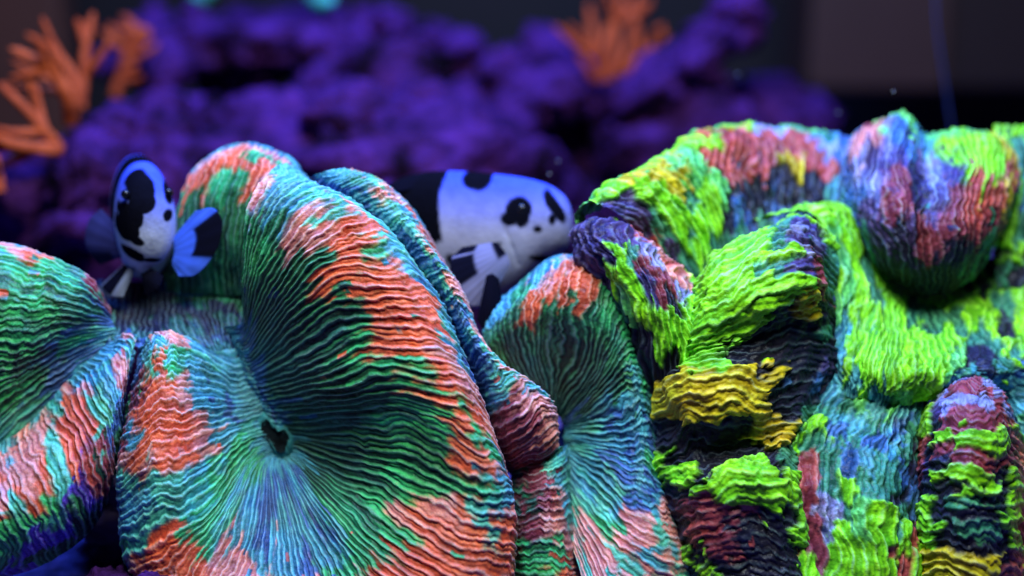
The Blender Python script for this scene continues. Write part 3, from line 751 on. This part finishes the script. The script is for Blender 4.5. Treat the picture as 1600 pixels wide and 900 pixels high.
# ------------------------------------------------------------------ rocks behind
def lumpy_rock(name, center, rad, mat, seed, rot=0.0, count=75):
    """one rugged stone: rounded knobs of many sizes grown over a core, joined in one mesh"""
    rg = np.random.RandomState(seed)
    n, m = 30, 16
    th = np.linspace(0, 2 * math.pi, n, endpoint=False)[None]
    la = np.linspace(-math.pi / 2, math.pi / 2, m)[:, None]
    d = np.stack([np.cos(la) * np.cos(th), np.cos(la) * np.sin(th), np.sin(la) + 0 * th], -1)
    rad = np.array(rad); mean = rad.min()
    vs, fs, off = [], [], 0
    idx = np.arange(n * m).reshape(m, n); idx = np.concatenate([idx, idx[:, :1]], 1)
    q = np.stack([idx[:-1, :-1], idx[:-1, 1:], idx[1:, 1:], idx[1:, :-1]], -1).reshape(-1, 4)
    for i in range(count):
        if i == 0:
            p, r = np.zeros(3), rad * 0.78
        else:
            p = rg.normal(size=3); p /= np.linalg.norm(p)
            p = p * rad * rg.uniform(0.62, 1.0)
            r = mean * rg.uniform(0.14, 0.5) * rg.uniform(0.7, 1.4, 3)
        a, b = rg.uniform(0, 50, 2)
        bump = 1 + 0.55 * fbm(d[..., 0] * 1.6 + a, d[..., 1] * 1.6 + d[..., 2] * 1.3 + b, seed + i, 4) + 0.6 * np.abs(fbm(d[..., 2] * 3 + a, d[..., 0] * 3 + d[..., 1] * 2 + b, seed + i + 9, 3))
        v = d * bump[..., None] * r + p
        vs.append(v.reshape(-1, 3)); fs.append(q + off); off += n * m
    v = np.concatenate(vs)
    if rot:
        c, s_ = math.cos(rot), math.sin(rot)
        v = np.stack([v[:, 0] * c - v[:, 2] * s_, v[:, 1], v[:, 0] * s_ + v[:, 2] * c], -1)
    v = v + np.array(center)
    return py_mesh(name, v.tolist(), np.concatenate(fs).tolist(), mat)
def rock(label, a, b, c, ra, rb, rc, seed, rot=0.0, count=75):
    k = U * (1 + c * U / D0)
    o = lumpy_rock('live_rock', P((a, b, c)), (ra * k, rc * k, rb * k), M_ROCK, seed, rot, count)
    return tag(o, label, 'rock', 'purple live rock behind the corals')
rock('purple rock ledge behind the banded coral, the uppermost, with orange branches at its end', 430, 75, 1500, 300, 58, 220, 211, rot=0.03, count=90)
rock('knobbly purple rock behind the front-facing clownfish', 200, 300, 950, 240, 110, 240, 223, rot=0.38)
rock('broad violet boulder rising behind the top of the banded coral', 600, 260, 1050, 240, 130, 280, 235)
rock('purple rock above the profile clownfish', 830, 130, 1500, 110, 60, 200, 247)
rock('slanting violet rock arm holding an orange branching coral', 1060, 105, 1300, 190, 42, 120, 259, rot=0.68, count=60)
rock('dark purple boulder between the profile clownfish and the neon coral', 1080, 250, 1500, 200, 110, 240, 263)
rock('low purple rock wall at the foot of the stacked rocks', 520, 480, 1400, 640, 200, 260, 271, count=90)
rock('small violet rubble lump under the rolled lower-left fold', 215, 935, -10, 95, 42, 70, 283)

# ------------------------------------------------------------------ branching corals
def tube(name, pts, radii, mat, parent, n=14, steps=26):
    p = np.array([list(PV(*q)) for q in pts]); r = np.array(radii, float)
    t = np.linspace(0, len(p) - 1, steps)
    c = catmull(p, t); rr = np.interp(t, np.arange(len(r)), r) * U * (1 + pts[0][2] * U / D0)
    # rounded tip
    rr = rr * np.sqrt(np.clip((len(p) - 1 - t) / (0.25), 0.02, 1))
    d = np.gradient(c, axis=0); d /= np.linalg.norm(d, axis=1, keepdims=True)
    ref = np.array((0.2, 0.9, 0.3))
    x = np.cross(d, ref); x /= np.linalg.norm(x, axis=1, keepdims=True)
    y = np.cross(d, x)
    th = np.linspace(0, 2 * math.pi, n, endpoint=False)
    rad = rr[:, None] * (1 + 0.22 * fbm(np.arange(steps)[:, None] / 3.0, np.arange(n)[None] * 0.6, int(pts[0][0]) % 97, 2))
    V = c[:, None] + rad[..., None] * (np.cos(th)[None, :, None] * x[:, None] + np.sin(th)[None, :, None] * y[:, None])
    return grid_mesh(name, V, None, mat, parent, closed=True)
def branching(label, base, branches, mat, name='branching_coral', thin=0.46, side=3):
    r = empty(name, P(base), label, 'coral')
    rg = random.Random(int(base[0]) + 3)
    for pts, rad in branches:
        tube('branch', pts, [x * thin for x in rad], mat, r)
        for q in range(side):                                # short side twigs
            i = rg.randint(1, len(pts) - 2) if len(pts) > 2 else 1
            p, e = pts[i], pts[-1]
            dx, dy = e[0] - p[0], e[1] - p[1]
            t = rg.choice((-1, 1)) * rg.uniform(0.4, 0.8)
            L = rg.uniform(0.7, 1.1)
            vx, vy = (dx * math.cos(t) - dy * math.sin(t)) * L, (dx * math.sin(t) + dy * math.cos(t)) * L
            dz = rg.uniform(-50, 30)
            tube('branch', [p, (p[0] + vx * .5, p[1] + vy * .5 + 4, p[2] + dz * .5), (p[0] + vx, p[1] + vy, p[2] + dz)], [rad[i] * thin * .9, rad[-1] * thin, rad[-1] * thin * .8], mat, r)
    adopt(r)
    return r
branching('orange branching coral spreading curved fingers past the knobbly purple rock', (90, 240, 670), [
    ([(110, 190, 670), (105, 150, 630), (75, 105, 610), (15, 75, 610)], [26, 24, 19, 13]),
    ([(110, 190, 680), (118, 140, 670), (95, 90, 670), (40, 52, 670)], [24, 20, 16, 11]),
    ([(95, 235, 630), (70, 205, 600), (40, 170, 580), (0, 132, 570)], [22, 18, 16, 13]),
    ([(95, 235, 620), (55, 232, 590), (20, 225, 570), (-20, 205, 560)], [24, 22, 19, 16]),
    ([(0, 300, 550), (-5, 270, 550), (-25, 250, 550)], [20, 16, 14]),
    ([(125, 170, 720), (130, 120, 730), (135, 70, 740), (146, 18, 750)], [22, 18, 16, 12])], M_ORANGE)
branching('orange branching coral with short stubby tips on the end of the rock ledge', (200, 100, 1070), [
    ([(190, 130, 1070), (200, 80, 1060), (212, 50, 1060), (190, 24, 1060)], [22, 19, 18, 14]),
    ([(195, 130, 1080), (205, 90, 1070), (225, 60, 1060), (222, 40, 1060)], [20, 16, 15, 12]),
    ([(180, 150, 1050), (190, 120, 1040), (215, 100, 1030)], [20, 16, 12])], M_ORANGE)
branching('upright orange finger coral standing on the slanting rock arm', (950, 130, 1250), [
    ([(945, 125, 1250), (935, 90, 1240), (925, 45, 1235), (920, 5, 1230)], [22, 17, 14, 11]),
    ([(950, 125, 1250), (958, 80, 1240), (962, 35, 1235), (975, -20, 1230)], [24, 19, 16, 13]),
    ([(965, 115, 1250), (985, 70, 1240), (992, 30, 1235), (1000, -15, 1230)], [20, 16, 14, 12]),
    ([(975, 110, 1260), (1005, 85, 1250), (1025, 60, 1245), (1036, 38, 1240)], [20, 17, 14, 11]),
    ([(930, 125, 1260), (910, 90, 1250), (898, 60, 1245), (895, 40, 1240)], [16, 13, 11, 9])], M_ORANGE)
branching('small teal coral hanging low over the rock ledge', (505, 20, 1350), [
    ([(490, -40, 1350), (500, -10, 1350), (508, 18, 1350)], [24, 22, 18]),
    ([(330, -25, 1360), (315, -8, 1360), (310, 6, 1360)], [18, 16, 12]),
    ([(330, -28, 1360), (420, -50, 1355), (490, -40, 1350)], [16, 16, 20])], M_TEAL, thin=1.0, side=0)

# ------------------------------------------------------------------ tank furniture
bx0, bx1 = PV(1262, 140, 2300), PV(1478, -260, 2300)
ob = empty('overflow_box', (bx0.x + 0.4, bx0.y + 0.2, bx0.z), 'dull grey overflow box on the tank wall behind the neon coral', 'box')
box('front_panel', (bx0.x, bx0.y, bx0.z), (bx1.x, bx0.y + 0.5, 4.0), M_BOX, ob)
box('side_panel', (bx1.x + 0.005, bx0.y + 0.06, bx0.z), (bx1.x + 1.3, bx0.y + 0.45, 4.0), M_BOXDARK, ob)
adopt(ob)
bl, br = PV(-200, 330, 2350), PV(118, 60, 2350)
bp = box('back_panel', (bl.x, bl.y, bl.z), (br.x, bl.y + 0.2, 4.0), M_BROWN)
tag(bp, 'dim brown panel behind the orange branching coral', 'panel')
t0 = tube('air_tube', [(1492, 230, 900), (1484, 180, 900), (1475, 120, 900), (1466, 60, 900), (1462, 10, 900), (1455, -200, 900)], [2, 2, 2, 2, 2, 2], M_TUBE, None, n=8)
tag(t0, 'thin blue tube hanging behind the neon coral', 'tube')
rng = random.Random(5)
for (a, b, c) in [(1396, 143, 300), (1310, 176, 500), (858, 272, 330), (1153, 116, 600), (872, 252, 420)]:
    o = eyeball('floating_speck', P((a, b, c)), 1.3, None)
    o.data.materials.clear(); o.data.materials.append(M_SPECK)
    tag(o, 'tiny pale speck drifting in the water', 'speck', 'specks drifting in the water')
